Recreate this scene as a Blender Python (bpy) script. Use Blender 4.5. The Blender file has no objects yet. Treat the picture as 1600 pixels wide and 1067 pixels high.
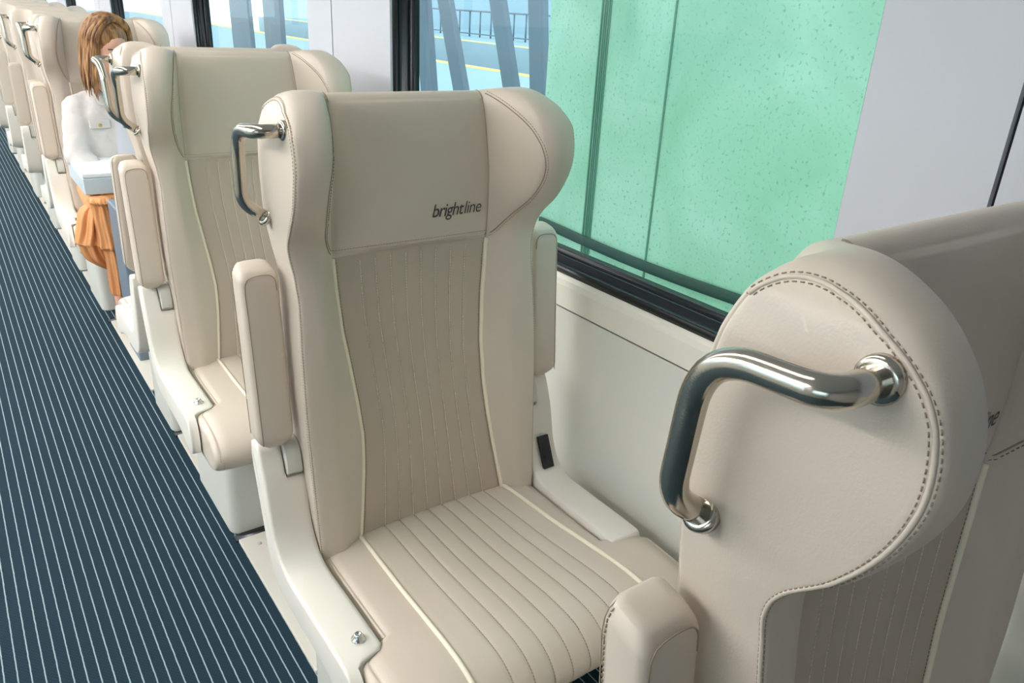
import bpy, bmesh, math, random
from mathutils import Vector, Matrix, noise
random.seed(7)
SC = bpy.context.scene
COL = SC.collection
PI = math.pi

# ------------------------------------------------------------------ helpers
def lin(c):
    return tuple(((v/255)/12.92 if v/255 <= .04045 else ((v/255+.055)/1.055)**2.4) for v in c)

def mat(name, rgb, rough=.5, metal=0., bump=0., bscale=200., spec=.5, coat=0., var=0., vscale=6.):
    m = bpy.data.materials.new(name); m.use_nodes = True
    nt = m.node_tree; b = nt.nodes['Principled BSDF']
    c = lin(rgb)
    b.inputs['Base Color'].default_value = (*c, 1)
    b.inputs['Roughness'].default_value = rough
    b.inputs['Metallic'].default_value = metal
    b.inputs['Specular IOR Level'].default_value = spec
    b.inputs['Coat Weight'].default_value = coat
    tc = nt.nodes.new('ShaderNodeTexCoord')
    if bump:
        n = nt.nodes.new('ShaderNodeTexNoise'); n.inputs['Scale'].default_value = bscale
        n.inputs['Detail'].default_value = 3
        nt.links.new(tc.outputs['Object'], n.inputs['Vector'])
        bp = nt.nodes.new('ShaderNodeBump'); bp.inputs['Strength'].default_value = bump
        bp.inputs['Distance'].default_value = .002
        nt.links.new(n.outputs['Fac'], bp.inputs['Height'])
        nt.links.new(bp.outputs['Normal'], b.inputs['Normal'])
    if var:
        n2 = nt.nodes.new('ShaderNodeTexNoise'); n2.inputs['Scale'].default_value = vscale
        n2.inputs['Detail'].default_value = 4
        nt.links.new(tc.outputs['Object'], n2.inputs['Vector'])
        r = nt.nodes.new('ShaderNodeMixRGB'); r.blend_type = 'MIX'
        r.inputs['Color1'].default_value = (*[x*(1-var) for x in c], 1)
        r.inputs['Color2'].default_value = (*[min(1, x*(1+var)) for x in c], 1)
        nt.links.new(n2.outputs['Fac'], r.inputs['Fac'])
        nt.links.new(r.outputs['Color'], b.inputs['Base Color'])
    return m

M = {}
M['leather'] = mat('taupe_leather', (210, 197, 182), .40, bump=.10, bscale=420, var=.03, vscale=5)
M['quilt'] = mat('perforated_leather', (190, 175, 159), .50, bump=.15, bscale=700, var=.03, vscale=8)
M['thread'] = mat('seam_thread', (158, 140, 122), .8)
M['thread_light'] = mat('quilt_thread', (236, 226, 208), .8)
M['piping'] = mat('cream_piping', (246, 236, 214), .45)
M['plastic'] = mat('ivory_plastic', (234, 229, 219), .38, bump=.05, bscale=900)
M['hinge'] = mat('grey_plastic', (205, 204, 196), .4)
M['pedestal'] = mat('pedestal_paint', (214, 214, 206), .45)
M['steel'] = mat('brushed_steel', (200, 192, 180), .16, metal=1., bump=.03, bscale=600)
M['black'] = mat('black_plastic', (22, 23, 25), .35)
M['rubber'] = mat('window_rubber', (16, 19, 24), .28, spec=.6)
M['logo'] = mat('dark_embroidery', (74, 68, 66), .7)
M['wall_low'] = mat('wall_panel', (226, 226, 218), .45, bump=.03, bscale=500)
M['wall_up'] = mat('pillar_panel', (202, 205, 212), .6, bump=.05, bscale=700)
M['sill'] = mat('sill_paint', (240, 236, 224), .35)
M['gap'] = mat('dark_gap', (40, 42, 46), .7)
M['ceil'] = mat('ceiling_panel', (235, 233, 228), .6)
M['plate'] = mat('floor_plate', (206, 202, 192), .5, bump=.1, bscale=300)
M['table'] = mat('table_laminate', (232, 236, 236), .5)
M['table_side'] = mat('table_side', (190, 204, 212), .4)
M['table_leg'] = mat('table_leg', (112, 126, 140), .45)
M['screw'] = mat('chrome_button', (215, 215, 212), .15, metal=1.)
M['green'] = mat('green_panel', (150, 205, 170), .6, var=.0)
M['green_dark'] = mat('green_stripe', (44, 74, 58), .5)
M['green_seam'] = mat('green_seam', (92, 140, 112), .5)
M['platform'] = mat('platform_concrete', (158, 184, 190), .7, var=.06, vscale=.6)
M['yellow'] = mat('tactile_yellow', (250, 214, 110), .6)
M['track'] = mat('track_bed', (96, 118, 134), .9, var=.2, vscale=2)
M['post'] = mat('column_paint', (104, 120, 128), .5)
M['skin'] = mat('skin', (226, 172, 148), .5)
M['lips'] = mat('lips', (196, 84, 84), .4)
M['eye'] = mat('eye_dark', (60, 42, 34), .4)
M['denim'] = mat('white_denim', (208, 202, 199), .85, bump=.8, bscale=45)
M['shirt'] = mat('grey_shirt', (190, 190, 200), .85)
M['gold'] = mat('brass_button', (200, 170, 110), .3, metal=.8)
M['skirt'] = mat('orange_cotton', (212, 148, 96), .75, bump=.4, bscale=40, var=.12, vscale=9)
M['shoe'] = mat('tan_leather', (170, 130, 95), .5)
M['bulkhead'] = mat('bulkhead_grey', (168, 166, 164), .6)

def hair_mat():
    m = mat('hair', (150, 98, 52), .42)
    nt = m.node_tree; b = nt.nodes['Principled BSDF']
    g = nt.nodes.new('ShaderNodeObjectInfo')
    tc = nt.nodes.new('ShaderNodeTexCoord')
    mp = nt.nodes.new('ShaderNodeMapping'); mp.inputs['Scale'].default_value = (70, 70, 6)
    n = nt.nodes.new('ShaderNodeTexNoise'); n.inputs['Scale'].default_value = 1.0
    nt.links.new(tc.outputs['Object'], mp.inputs['Vector']); nt.links.new(mp.outputs['Vector'], n.inputs['Vector'])
    r = nt.nodes.new('ShaderNodeValToRGB')
    r.color_ramp.elements[0].position = .38; r.color_ramp.elements[0].color = (*lin((104, 66, 38)), 1)
    r.color_ramp.elements[1].position = .62; r.color_ramp.elements[1].color = (*lin((178, 130, 80)), 1)
    nt.links.new(n.outputs['Fac'], r.inputs['Fac']); nt.links.new(r.outputs['Color'], b.inputs['Base Color'])
    return m
M['hair'] = hair_mat()

def carpet_mat():
    m = mat('striped_carpet', (44, 70, 82), .95, spec=.2)
    nt = m.node_tree; b = nt.nodes['Principled BSDF']; L = nt.links.new
    tc = nt.nodes.new('ShaderNodeTexCoord'); sx = nt.nodes.new('ShaderNodeSeparateXYZ')
    L(tc.outputs['Object'], sx.inputs[0])
    def mth(op, a, c=None):
        n = nt.nodes.new('ShaderNodeMath'); n.operation = op
        for i, v in enumerate((a, c)):
            if v is None: continue
            if hasattr(v, 'links'): L(v, n.inputs[i])
            else: n.inputs[i].default_value = v
        return n.outputs[0]
    nz = nt.nodes.new('ShaderNodeTexNoise'); nz.inputs['Scale'].default_value = 60; nz.inputs['Detail'].default_value = 2
    L(tc.outputs['Object'], nz.inputs['Vector'])
    wob = mth('MULTIPLY', mth('SUBTRACT', nz.outputs['Fac'], .5), .0022)
    xx = mth('ADD', mth('ADD', sx.outputs['X'], .134+.0265*200+.01325), wob)
    f = mth('FRACT', mth('DIVIDE', xx, .0265))
    dist = mth('ABSOLUTE', mth('SUBTRACT', f, .5))
    st = mth('LESS_THAN', dist, .055)
    # woven cross pattern between the stripes
    rib = mth('SINE', mth('MULTIPLY', sx.outputs['Y'], 2*PI/.011))
    rib2 = mth('SINE', mth('MULTIPLY', sx.outputs['X'], 2*PI/.0088))
    w = mth('MULTIPLY', rib, rib2)
    w = mth('ADD', mth('MULTIPLY', w, .28), .5)
    n3 = nt.nodes.new('ShaderNodeTexNoise'); n3.inputs['Scale'].default_value = 900
    L(tc.outputs['Object'], n3.inputs['Vector'])
    w = mth('ADD', w, mth('MULTIPLY', mth('SUBTRACT', n3.outputs['Fac'], .5), .9))
    mx = nt.nodes.new('ShaderNodeMixRGB'); L(w, mx.inputs['Fac'])
    mx.inputs['Color1'].default_value = (*lin((17, 36, 47)), 1); mx.inputs['Color2'].default_value = (*lin((38, 62, 74)), 1)
    mx2 = nt.nodes.new('ShaderNodeMixRGB'); L(st, mx2.inputs['Fac']); L(mx.outputs[0], mx2.inputs['Color1'])
    mx2.inputs['Color2'].default_value = (*lin((150, 170, 176)), 1)
    L(mx2.outputs[0], b.inputs['Base Color'])
    bp = nt.nodes.new('ShaderNodeBump'); bp.inputs['Strength'].default_value = .5; bp.inputs['Distance'].default_value = .002
    L(n3.outputs['Fac'], bp.inputs['Height']); L(bp.outputs['Normal'], b.inputs['Normal'])
    return m
M['carpet'] = carpet_mat()

def green_mat():
    m = M['green']; nt = m.node_tree; b = nt.nodes['Principled BSDF']; L = nt.links.new
    tc = nt.nodes.new('ShaderNodeTexCoord')
    n = nt.nodes.new('ShaderNodeTexNoise'); n.inputs['Scale'].default_value = 2.2; n.inputs['Detail'].default_value = 6
    n.inputs['Distortion'].default_value = .6
    L(tc.outputs['Object'], n.inputs['Vector'])
    r = nt.nodes.new('ShaderNodeValToRGB')
    r.color_ramp.elements[0].position = .33; r.color_ramp.elements[0].color = (*lin((158, 206, 168)), 1)
    r.color_ramp.elements[1].position = .7; r.color_ramp.elements[1].color = (*lin((192, 230, 200)), 1)
    L(n.outputs['Fac'], r.inputs['Fac'])
    n2 = nt.nodes.new('ShaderNodeTexNoise'); n2.inputs['Scale'].default_value = 75; n2.inputs['Detail'].default_value = 3
    L(tc.outputs['Object'], n2.inputs['Vector'])
    r2 = nt.nodes.new('ShaderNodeValToRGB')
    r2.color_ramp.elements[0].position = .58; r2.color_ramp.elements[0].color = (0, 0, 0, 1)
    r2.color_ramp.elements[1].position = .74; r2.color_ramp.elements[1].color = (1, 1, 1, 1)
    L(n2.outputs['Fac'], r2.inputs['Fac'])
    mx = nt.nodes.new('ShaderNodeMixRGB'); L(r2.outputs['Color'], mx.inputs['Fac']); L(r.outputs['Color'], mx.inputs['Color1'])
    mx.inputs['Color2'].default_value = (*lin((136, 176, 150)), 1)
    L(mx.outputs[0], b.inputs['Base Color'])
green_mat()

def glass_mat():
    m = bpy.data.materials.new('tinted_glass'); m.use_nodes = True; nt = m.node_tree
    nt.nodes.clear(); L = nt.links.new
    o = nt.nodes.new('ShaderNodeOutputMaterial'); t = nt.nodes.new('ShaderNodeBsdfTransparent')
    t.inputs['Color'].default_value = (.88, .945, .945, 1)
    g = nt.nodes.new('ShaderNodeBsdfGlossy'); g.inputs['Roughness'].default_value = .0
    fr0 = nt.nodes.new('ShaderNodeFresnel'); fr0.inputs['IOR'].default_value = 1.35
    ge = nt.nodes.new('ShaderNodeNewGeometry'); sb = nt.nodes.new('ShaderNodeMath'); sb.operation = 'SUBTRACT'; sb.inputs[0].default_value = 1
    L(ge.outputs['Backfacing'], sb.inputs[1]); fr = nt.nodes.new('ShaderNodeMath'); fr.operation = 'MULTIPLY'; L(fr0.outputs[0], fr.inputs[0]); L(sb.outputs[0], fr.inputs[1])
    mx = nt.nodes.new('ShaderNodeMixShader'); L(fr.outputs[0], mx.inputs[0]); L(t.outputs[0], mx.inputs[1]); L(g.outputs[0], mx.inputs[2])
    L(mx.outputs[0], o.inputs['Surface']); return m
M['glass'] = glass_mat()

def emit(name, rgb, s):
    m = bpy.data.materials.new(name); m.use_nodes = True; nt = m.node_tree
    b = nt.nodes['Principled BSDF']; b.inputs['Emission Color'].default_value = (*rgb, 1); b.inputs['Emission Strength'].default_value = s
    return m

def put(name, verts, faces, mats, parent=None, fmat=None, smooth=True, recalc=True):
    me = bpy.data.meshes.new(name); me.from_pydata([tuple(v) for v in verts], [], faces)
    if not isinstance(mats, (list, tuple)): mats = [mats]
    for m in mats: me.materials.append(m)
    if fmat: me.polygons.foreach_set('material_index', fmat)
    me.polygons.foreach_set('use_smooth', [smooth]*len(me.polygons))
    if recalc:
        bm = bmesh.new(); bm.from_mesh(me); bmesh.ops.recalc_face_normals(bm, faces=bm.faces); bm.to_mesh(me); bm.free()
    o = bpy.data.objects.new(name, me); COL.objects.link(o)
    if parent: o.parent = parent
    return o

class MB:
    """collects geometry of one mesh"""
    def __init__(s): s.v = []; s.f = []; s.m = []
    def add(s, v, f, mi=0):
        n = len(s.v); s.v += [Vector(p) for p in v]; s.f += [tuple(i+n for i in q) for q in f]; s.m += [mi]*len(f)
    def box(s, x0, x1, y0, y1, z0, z1, mi=0):
        s.add([(x, y, z) for x in (x0, x1) for y in (y0, y1) for z in (z0, z1)],
              [(0, 1, 3, 2), (4, 6, 7, 5), (0, 4, 5, 1), (2, 3, 7, 6), (0, 2, 6, 4), (1, 5, 7, 3)], mi)
    def obox(s, c, ax, ay, az, mi=0):
        c, ax, ay, az = map(Vector, (c, ax, ay, az))
        s.add([c+ax*i+ay*j+az*k for i in (-1, 1) for j in (-1, 1) for k in (-1, 1)],
              [(0, 1, 3, 2), (4, 6, 7, 5), (0, 4, 5, 1), (2, 3, 7, 6), (0, 2, 6, 4), (1, 5, 7, 3)], mi)
    def tube(s, pts, r, n=16, mi=0, caps=True, flat=None):
        pts = [Vector(p) for p in pts]; rs = r if isinstance(r, (list, tuple)) else [r]*len(pts)
        t0 = (pts[1]-pts[0]).normalized(); up = Vector((0, 0, 1)) if abs(t0.z) < .9 else Vector((0, 1, 0))
        nrm = (up - t0*up.dot(t0)).normalized(); b = len(s.v); k = len(pts)
        vs = []
        for i, p in enumerate(pts):
            t = (pts[min(i+1, k-1)]-pts[max(i-1, 0)]).normalized()
            nrm = (nrm - t*nrm.dot(t)).normalized(); bi = t.cross(nrm)
            for j in range(n):
                a = 2*PI*j/n; vs.append(p + (nrm*math.cos(a)+bi*math.sin(a))*rs[i])
        fs = [(i*n+j, i*n+(j+1) % n, (i+1)*n+(j+1) % n, (i+1)*n+j) for i in range(k-1) for j in range(n)]
        if caps: fs += [tuple(range(n-1, -1, -1)), tuple((k-1)*n+j for j in range(n))]
        s.add(vs, fs, mi)
    def lathe(s, prof, c, axis='z', n=24, mi=0):
        """prof: (radius, height) pairs around an axis through c"""
        c = Vector(c); vs = []
        for r, h in prof:
            for j in range(n):
                a = 2*PI*j/n; ca, sa = r*math.cos(a), r*math.sin(a)
                vs.append(c + (Vector((ca, sa, h)) if axis == 'z' else Vector((h, ca, sa)) if axis == 'x' else Vector((ca, h, sa))))
        k = len(prof)
        fs = [(i*n+j, i*n+(j+1) % n, (i+1)*n+(j+1) % n, (i+1)*n+j) for i in range(k-1) for j in range(n)]
        fs += [tuple(range(n)), tuple((k-1)*n+j for j in range(n))]
        s.add(vs, fs, mi)
    def ell(s, c, r, n=12, m=8, mi=0, rot=None):
        vs = []; c = Vector(c)
        for i in range(1, m):
            ph = PI*i/m
            for j in range(n):
                a = 2*PI*j/n; v = Vector((r[0]*math.sin(ph)*math.cos(a), r[1]*math.sin(ph)*math.sin(a), r[2]*math.cos(ph)))
                vs.append(c + (rot @ v if rot else v))
        fs = [(i*n+j, i*n+(j+1) % n, (i+1)*n+(j+1) % n, (i+1)*n+j) for i in range(m-2) for j in range(n)]
        t = Vector((0, 0, r[2])); t = rot @ t if rot else t
        b = len(vs); vs += [c+t, c-t]
        fs += [(b, (j+1) % n, j) for j in range(n)] + [(b+1, (m-2)*n+j, (m-2)*n+(j+1) % n) for j in range(n)]
        s.add(vs, fs, mi)
    def stitch(s, pts, nrm, step=.0062, ln=.0040, wd=.00055, hi=.0006, mi=1, off=0.):
        """dashes along a polyline lying on a surface"""
        acc = 0; nxt = step*.5
        for i in range(len(pts)-1):
            a, b = pts[i], pts[i+1]; d = (b-a).length
            if d < 1e-7: continue
            t = (b-a)/d
            while nxt <= acc+d:
                q = a + t*(nxt-acc); n = nrm[i]; side = t.cross(n)
                if side.length > .1:
                    s.obox(q+side.normalized()*off+n*.0002, t*ln/2, side.normalized()*wd, n*hi, mi)
                nxt += step
            acc += d
    def build(s, name, mats, parent=None, bevel=0, seg=3, smooth=True, ang=35):
        o = put(name, s.v, s.f, mats, parent, s.m, smooth)
        if bevel:
            b = o.modifiers.new('bevel', 'BEVEL'); b.width = bevel; b.segments = seg; b.limit_method = 'ANGLE'; b.angle_limit = math.radians(ang)
            b.harden_normals = True
        return o

def empty(name, loc=(0, 0, 0), rz=0):
    o = bpy.data.objects.new(name, None); COL.objects.link(o); o.location = loc; o.rotation_euler.z = rz; o.empty_display_size = .1
    return o
def tag(o, label=None, cat=None, group=None, kind=None):
    if label: o['label'] = label
    if cat: o['category'] = cat
    if group: o['group'] = group
    if kind: o['kind'] = kind
    return o
def copy_tree(o, parent=None):
    c = o.copy(); COL.objects.link(c)
    if parent: c.parent = parent
    for ch in [x for x in bpy.data.objects if x.parent == o]: copy_tree(ch, c)
    return c

def interp(tab, x):
    if x <= tab[0][0]: return tab[0][1]
    for (a, b), (c, d) in zip(tab, tab[1:]):
        if x <= c:
            t = (x-a)/(c-a); t = t*t*(3-2*t) if len(tab) < 4 else t
            return b+(d-b)*t
    return tab[-1][1]
def catmull(P, n):
    out = []
    for i in range(len(P)-1):
        p0, p1, p2, p3 = P[max(i-1, 0)], P[i], P[i+1], P[min(i+2, len(P)-1)]
        for k in range(n):
            t = k/n
            out.append(tuple(.5*((2*p1[j])+(-p0[j]+p2[j])*t+(2*p0[j]-5*p1[j]+4*p2[j]-p3[j])*t*t+(-p0[j]+3*p1[j]-3*p2[j]+p3[j])*t**3) for j in range(len(p1))))
    out.append(tuple(P[-1])); return out
def fillet(pts, r, n=8):
    pts = [Vector(p) for p in pts]; out = [pts[0]]
    for i in range(1, len(pts)-1):
        a, b, c = pts[i-1], pts[i], pts[i+1]
        u, v = (a-b), (c-b); ri = r[i-1] if isinstance(r, (list, tuple)) else r
        k = min(ri, u.length*.49, v.length*.49); p, q = b+u.normalized()*k, b+v.normalized()*k
        for j in range(n+1):
            t = j/n; out.append(p*(1-t)**2+b*2*t*(1-t)+q*t*t)
    out.append(pts[-1]); return out

def loft(mb, rings, mi=0, closed=True, caps=True):
    n = len(rings[0]); vs = [p for r in rings for p in r]
    fs = [(i*n+j, i*n+(j+1) % n, (i+1)*n+(j+1) % n, (i+1)*n+j) for i in range(len(rings)-1) for j in range(n if closed else n-1)]
    if caps: fs += [tuple(range(n-1, -1, -1)), tuple((len(rings)-1)*n+j for j in range(n))]
    mb.add(vs, fs, mi)

# ------------------------------------------------------------------ the seat
# local frame: +y is the back of the seat, the sitter faces -y, z up from the floor
PC = [(-.024, .44), (-.012, .64), (.000, .84), (.006, .96), (.012, 1.045), (.014, 1.065), (.012, 1.09), (.011, 1.13), (.012, 1.18), (.013, 1.235),
      (.014, 1.28), (.018, 1.315), (.026, 1.333), (.040, 1.342), (.058, 1.340), (.075, 1.328), (.088, 1.30), (.096, 1.25), (.10, 1.05), (.098, .75), (.085, .44)]
PW = [(-.052, .44), (-.044, .64), (-.038, .84), (-.030, .97), (-.022, 1.045), (-.022, 1.083), (-.036, 1.113), (-.074, 1.152), (-.102, 1.195), (-.115, 1.24),
      (-.108, 1.285), (-.084, 1.320), (-.050, 1.341), (-.010, 1.352), (.025, 1.347), (.047, 1.327), (.062, 1.29), (.071, 1.23), (.075, 1.05), (.080, .75), (.075, .44)]
CL = [(.44, -.168), (.454, -.167), (.544, -.158), (.622, -.151), (.692, -.149), (.763, -.156), (.857, -.169), (.922, -.179), (1.002, -.185), (1.065, -.187), (1.2, -.186), (1.345, -.178)]
CR = [(.44, .193), (.464, .189), (.577, .166), (.668, .149), (.753, .137), (.848, .131), (.951, .133), (1.048, .142), (1.065, .146), (1.2, .146), (1.345, .130)]
CX = [(.45, 0), (.8, -.010), (1.05, -.017), (1.4, -.017)]
HW = [(.44, .258), (.47, .262), (.80, .262), (.92, .257), (1.0, .252), (1.05, .254), (1.10, .264), (1.15, .272), (1.22, .275), (1.29, .274), (1.325, .266), (1.345, .252), (1.36, .24)]
LINES = [.165+.1*k for k in range(8)]

def panel_cols():
    ps = {0., 1.}
    for f in LINES:
        for d in (-.022, -.010, -.005, 0, .005, .010, .022): ps.add(round(f+d, 4))
    ps |= {.02, .05, .09, .93, .96, .98}
    return sorted(ps)

def back_surface():
    c = catmull(PC, 7); w = catmull(PW, 7); n = len(c)
    # medial line of the wing profile
    fr = sorted([(z, y) for y, z in w[:13*7]]); rr = sorted([(z, y) for y, z in w[14*7:]])
    def med(z):
        zz = min(z, 1.285)
        return .5*(interp(fr, zz)+interp(rr, zz)), zz
    outer = []   # (T, w, e): T from panel border 0 to outer face 1
    sl = [(1., 1, .54), (1., 1, .40), (1., 1, .25), (1, 1, .18), (.999, 1, .135), (.992, 1, .108), (.980, 1, .098), (.980, 1, .092), (.986, 1, .082), (.980, 1, .060), (.965, 1, .040), (.93, 1, .020),
          (.86, 1, .008), (.76, 1, 0), (.64, 1., 0), (.52, .97, 0), (.43, .91, 0), (.385, .865, 0), (.370, .835, 0), (.355, .815, 0), (.30, .72, 0), (.24, .58, 0), (.18, .42, 0), (.125, .27, 0), (.07, .13, 0), (.03, .04, 0), (.012, .01, 0)]
    cols = []; info = []
    def row(T, W, E, side):
        pts = []
        for j, ((yc, zc), (yw, zw)) in enumerate(zip(c, w)):
            zmix = zc+(zw-zc)*W
            low = 1-max(0, min(1, (zmix-1.03)/.06))
            W2 = W if W in (0, 1) else W*(1-low)+low*min(1, T*2.0)**.8
            y = yc+(yw-yc)*W2; z = zc+(zw-zc)*W2
            if E:
                ft = max(0, min(1, (zw-1.285)/.055)); ft = ft*ft*(3-2*ft); ft *= max(0, min(1, (106-j)/16)); E_ = min(.98, E+.12*ft*min(1, E/.05))
                my, mz = med(z); y += (my-y)*E_; z += (mz-z)*E_
            b = interp(CL if side < 0 else CR, z); xo = interp(CX, z)+side*interp(HW, z)
            pts.append(Vector((b+(xo-b)*T, y, z)))
        return pts
    for t in sl: cols.append(row(*t, -1)); info.append(('L', t))
    for p in panel_cols():
        pts = []
        for yc, zc in c:
            a, b = interp(CL, zc), interp(CR, zc); x = a+(b-a)*p; y = yc; z = zc
            front = yc < .05 and zc < 1.33
            if front:
                if zc < 1.062:
                    g = max(math.exp(-((p-f)/.0065)**2) for f in LINES)
                    k = min(1, (1.062-zc)/.02)
                    fr_ = (p-LINES[0])/.1
                    bul = abs(math.sin(PI*fr_)) if 0 < fr_ < 7 else .6
                    y += k*(.0016*g - .0010*bul)
                y += .0024*math.exp(-((zc-1.065)/.0024)**2)
                y += .0035*math.exp(-(min(p, 1-p)/.012)**2)
                # slight crown of the head panel, hollow of the lumbar panel
                if zc > 1.065: y -= .006*math.sin(PI*p)*min(1, (zc-1.065)/.08)
                else: y += .010*math.sin(PI*p)
            pts.append(Vector((x, y, z)))
        cols.append(pts); info.append(('P', p))
    for t in reversed(sl): cols.append(row(*t, 1)); info.append(('R', t))
    return cols, info, n

def zipper(mb, base, n, ptsz, top, mi=0):
    """closes an end ring: joins its front run (0..top) and rear run (n-1..top) by height"""
    i, j = 0, n-1
    while i < top or j > top:
        if i >= top or (j > top and ptsz[j-1] < ptsz[i+1]): mb.f.append((base+i, base+j, base+j-1)); j -= 1
        else: mb.f.append((base+i, base+j, base+i+1)); i += 1
        if i >= j: break
        mb.m.append(mi)
    while len(mb.m) < len(mb.f): mb.m.append(mi)

def surf_line(cols, ci, i0, i1):
    """points and outward normals along column ci"""
    n = len(cols[0]); P = []; N = []
    for i in range(i0, i1):
        p = cols[ci][i]; du = cols[min(ci+1, len(cols)-1)][i]-cols[max(ci-1, 0)][i]; dv = cols[ci][min(i+1, n-1)]-cols[ci][max(i-1, 0)]
        nn = du.cross(dv)
        if nn.length < 1e-12: nn = Vector((0, -1, 0))
        P.append(p); N.append(nn.normalized())
    return P, N

def lines_text(word, bold):
    cu = bpy.data.curves.new('t', 'FONT'); cu.body = word; cu.size = 1; cu.shear = .22; cu.resolution_u = 3
    cu.offset = bold; cu.space_character = .92
    o = bpy.data.objects.new('t', cu); COL.objects.link(o)
    dg = bpy.context.evaluated_depsgraph_get(); me = bpy.data.meshes.new_from_object(o.evaluated_get(dg))
    v = [Vector(x.co) for x in me.vertices]; f = [tuple(p.vertices) for p in me.polygons]
    bpy.data.objects.remove(o); bpy.data.meshes.remove(me); bpy.data.curves.remove(cu)
    return v, f

def mirror_seat(root):
    for o in [x for x in bpy.data.objects if x.parent == root or (x.parent and x.parent.parent == root)]:
        if o.type != 'MESH': continue
        me = o.data
        if o.name.startswith('lettering'):
            xs = [v.co.x for v in me.vertices]; m_ = max(xs)+min(xs)
            for v in me.vertices: v.co.x -= m_
            continue
        me.transform(Matrix.Scale(-1, 4, Vector((1, 0, 0)))); me.flip_normals()
    return root

def make_seat(aisle, ped):
    """aisle = -1 or +1: the local x side with the grab handle; ped = y range of the pedestal"""
    root = empty('train_seat')
    # --- backrest
    cols, info, n = back_surface()
    mb = MB(); fm = []
    N = len(cols); vs = [p for c in cols for p in c]; fs = []; ms = []
    for i in range(N-1):
        for j in range(n):
            j2 = (j+1) % n
            fs.append((i*n+j, (i+1)*n+j, (i+1)*n+j2, i*n+j2))
            q = cols[i][j]
            ms.append(1 if info[i][0] == 'P' and info[i+1][0] == 'P' and q.y < .05 and q.z < 1.06 else 0)
    mb.v = vs; mb.f = fs; mb.m = ms
    for b0, cl_ in ((0, cols[0]), ((N-1)*n, cols[-1])):
        zs = [q.z for q in cl_]; zipper(mb, b0, n, zs, max(range(n), key=lambda k: zs[k]))
    iz = lambda z0: min(range(92), key=lambda k: abs(cols[len(cols)//2][k].z-z0))
    # stitches: outer seams (both sides), inner wing seams, head panel seams, quilt lines
    for i, (k, t) in enumerate(info):
        if k in 'LR' and t[2] in (.135, .060):
            P, Nn = surf_line(cols, i, 0, int(n*.765)); sgn = -1 if k == 'L' else 1
            Nn = [q if q.x*sgn > 0 or abs(q.x) < .3 else -q for q in Nn]
            mb.stitch(P, Nn, .0056, .0032, .00045, .0004, mi=2)
        if k in 'LR' and t[2] == .098:
            P, Nn = surf_line(cols, i, 0, int(n*.765)); sgn = -1 if k == 'L' else 1
            mb.tube([p+Vector((sgn*.0008, 0, 0)) for p in P], .0020, 8, mi=0); mb.tube([p+Vector((sgn*.0006, .0022, -.0006)) for p in P], .0009, 6, mi=2)
        if k == 'P' and any(abs(t-f) < 1e-4 for f in LINES):
            P, Nn = surf_line(cols, i, 1, iz(1.055)); mb.stitch(P, [q if q.y < 0 else -q for q in Nn], .0056, .0044, .0008, .0009, mi=3)
        if k == 'P' and t in (.02, .98):
            P, Nn = surf_line(cols, i, 1, iz(1.055)); mb.stitch(P, [q if q.y < 0 else -q for q in Nn], .0060, .0036, .0004, .0005, mi=2)
    # D-shaped seam inside each wing and the vertical seam beside the head panel
    j0, j1 = iz(1.066), iz(1.338)+1
    for side in 'LR':
        idx = [i for i, (k, t) in enumerate(info) if k == side]
        if side == 'L': idx = idx[::-1]
        bi = [i for i, (k, t) in enumerate(info) if k == 'P'][0 if side == 'L' else -1]
        tv = [(0, bi)]+[(info[i][1][0], i) for i in idx if info[i][1][2] == 0]
        P = []; Nn = []
        for j in range(j0, j1):
            z = cols[bi][j].z; q = (z-1.066)/(1.342-1.066); T = .46*max(0, math.sin(PI*min(1, max(0, q))**.85))**.62
            for (t0, a), (t1, b_) in zip(tv, tv[1:]):
                if t0 <= T <= t1: break
            f = (T-t0)/(t1-t0); p = cols[a][j].lerp(cols[b_][j], f)
            du = cols[b_][j]-cols[a][j]; dv = cols[a][j+1]-cols[a][j-1]; nn_ = du.cross(dv).normalized()
            P.append(p); Nn.append(nn_ if nn_.y < 0 else -nn_)
        mb.tube([p+n_*.0002 for p, n_ in zip(P, Nn)], .0011, 6, mi=2)
        mb.stitch([p+n_*.0003 for p, n_ in zip(P, Nn)], Nn, .0056, .0034, .0004, .0006, mi=2, off=.005)
        mb.tube([cols[bi][j]+Vector((0, .0008, 0)) for j in range(j0, j1+6)], .0016, 6, mi=2)
    for dz in (.008,):
        j = iz(1.065+dz)
        P = [cols[i][j] for i in range(N) if info[i][0] == 'P']; mb.stitch(P, [Vector((0, -1, 0))]*len(P), .0056, .0036, .0004, .0006, mi=2)
    back = mb.build('backrest', [M['leather'], M['quilt'], M['thread'], M['thread_light']], root)
    # piping of the backrest
    for tab, s in ((CL, -1), (CR, 1)):
        pts = []
        cc = catmull(PC, 7)[:iz(1.06)+1]
        for y, z in cc: pts.append((interp(tab, z)+s*.001, y-.0006, z))
        p = MB(); p.tube(pts, .0046, 10); p.build('piping', M['piping'], back)
    # lettering
    v1, f1 = lines_text('bright', .006); w1 = max(q.x for q in v1); v2, f2 = lines_text('line', -.004)
    lo = min(q.x for q in v2); v2 = [q+Vector((w1-lo+.03, 0, 0)) for q in v2]; tot = max(q.x for q in v2)-min(q.x for q in v1)
    s = .113/tot; x0 = min(q.x for q in v1); lg = MB()
    prof = [(z, y) for y, z in catmull(PC, 7)[:12*7]]
    for v, f in ((v1, f1), (v2, f2)):
        vv = []
        for q in v:
            z = 1.116+q.y*s*1.12; x = .0145+(q.x-x0)*s
            a, b = interp(CL, z), interp(CR, z)
            vv.append((x, interp(prof, z)-.006*math.sin(PI*(x-a)/(b-a))*min(1, (z-1.065)/.08)-.0009, z))
        lg.add(vv, f)
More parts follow.
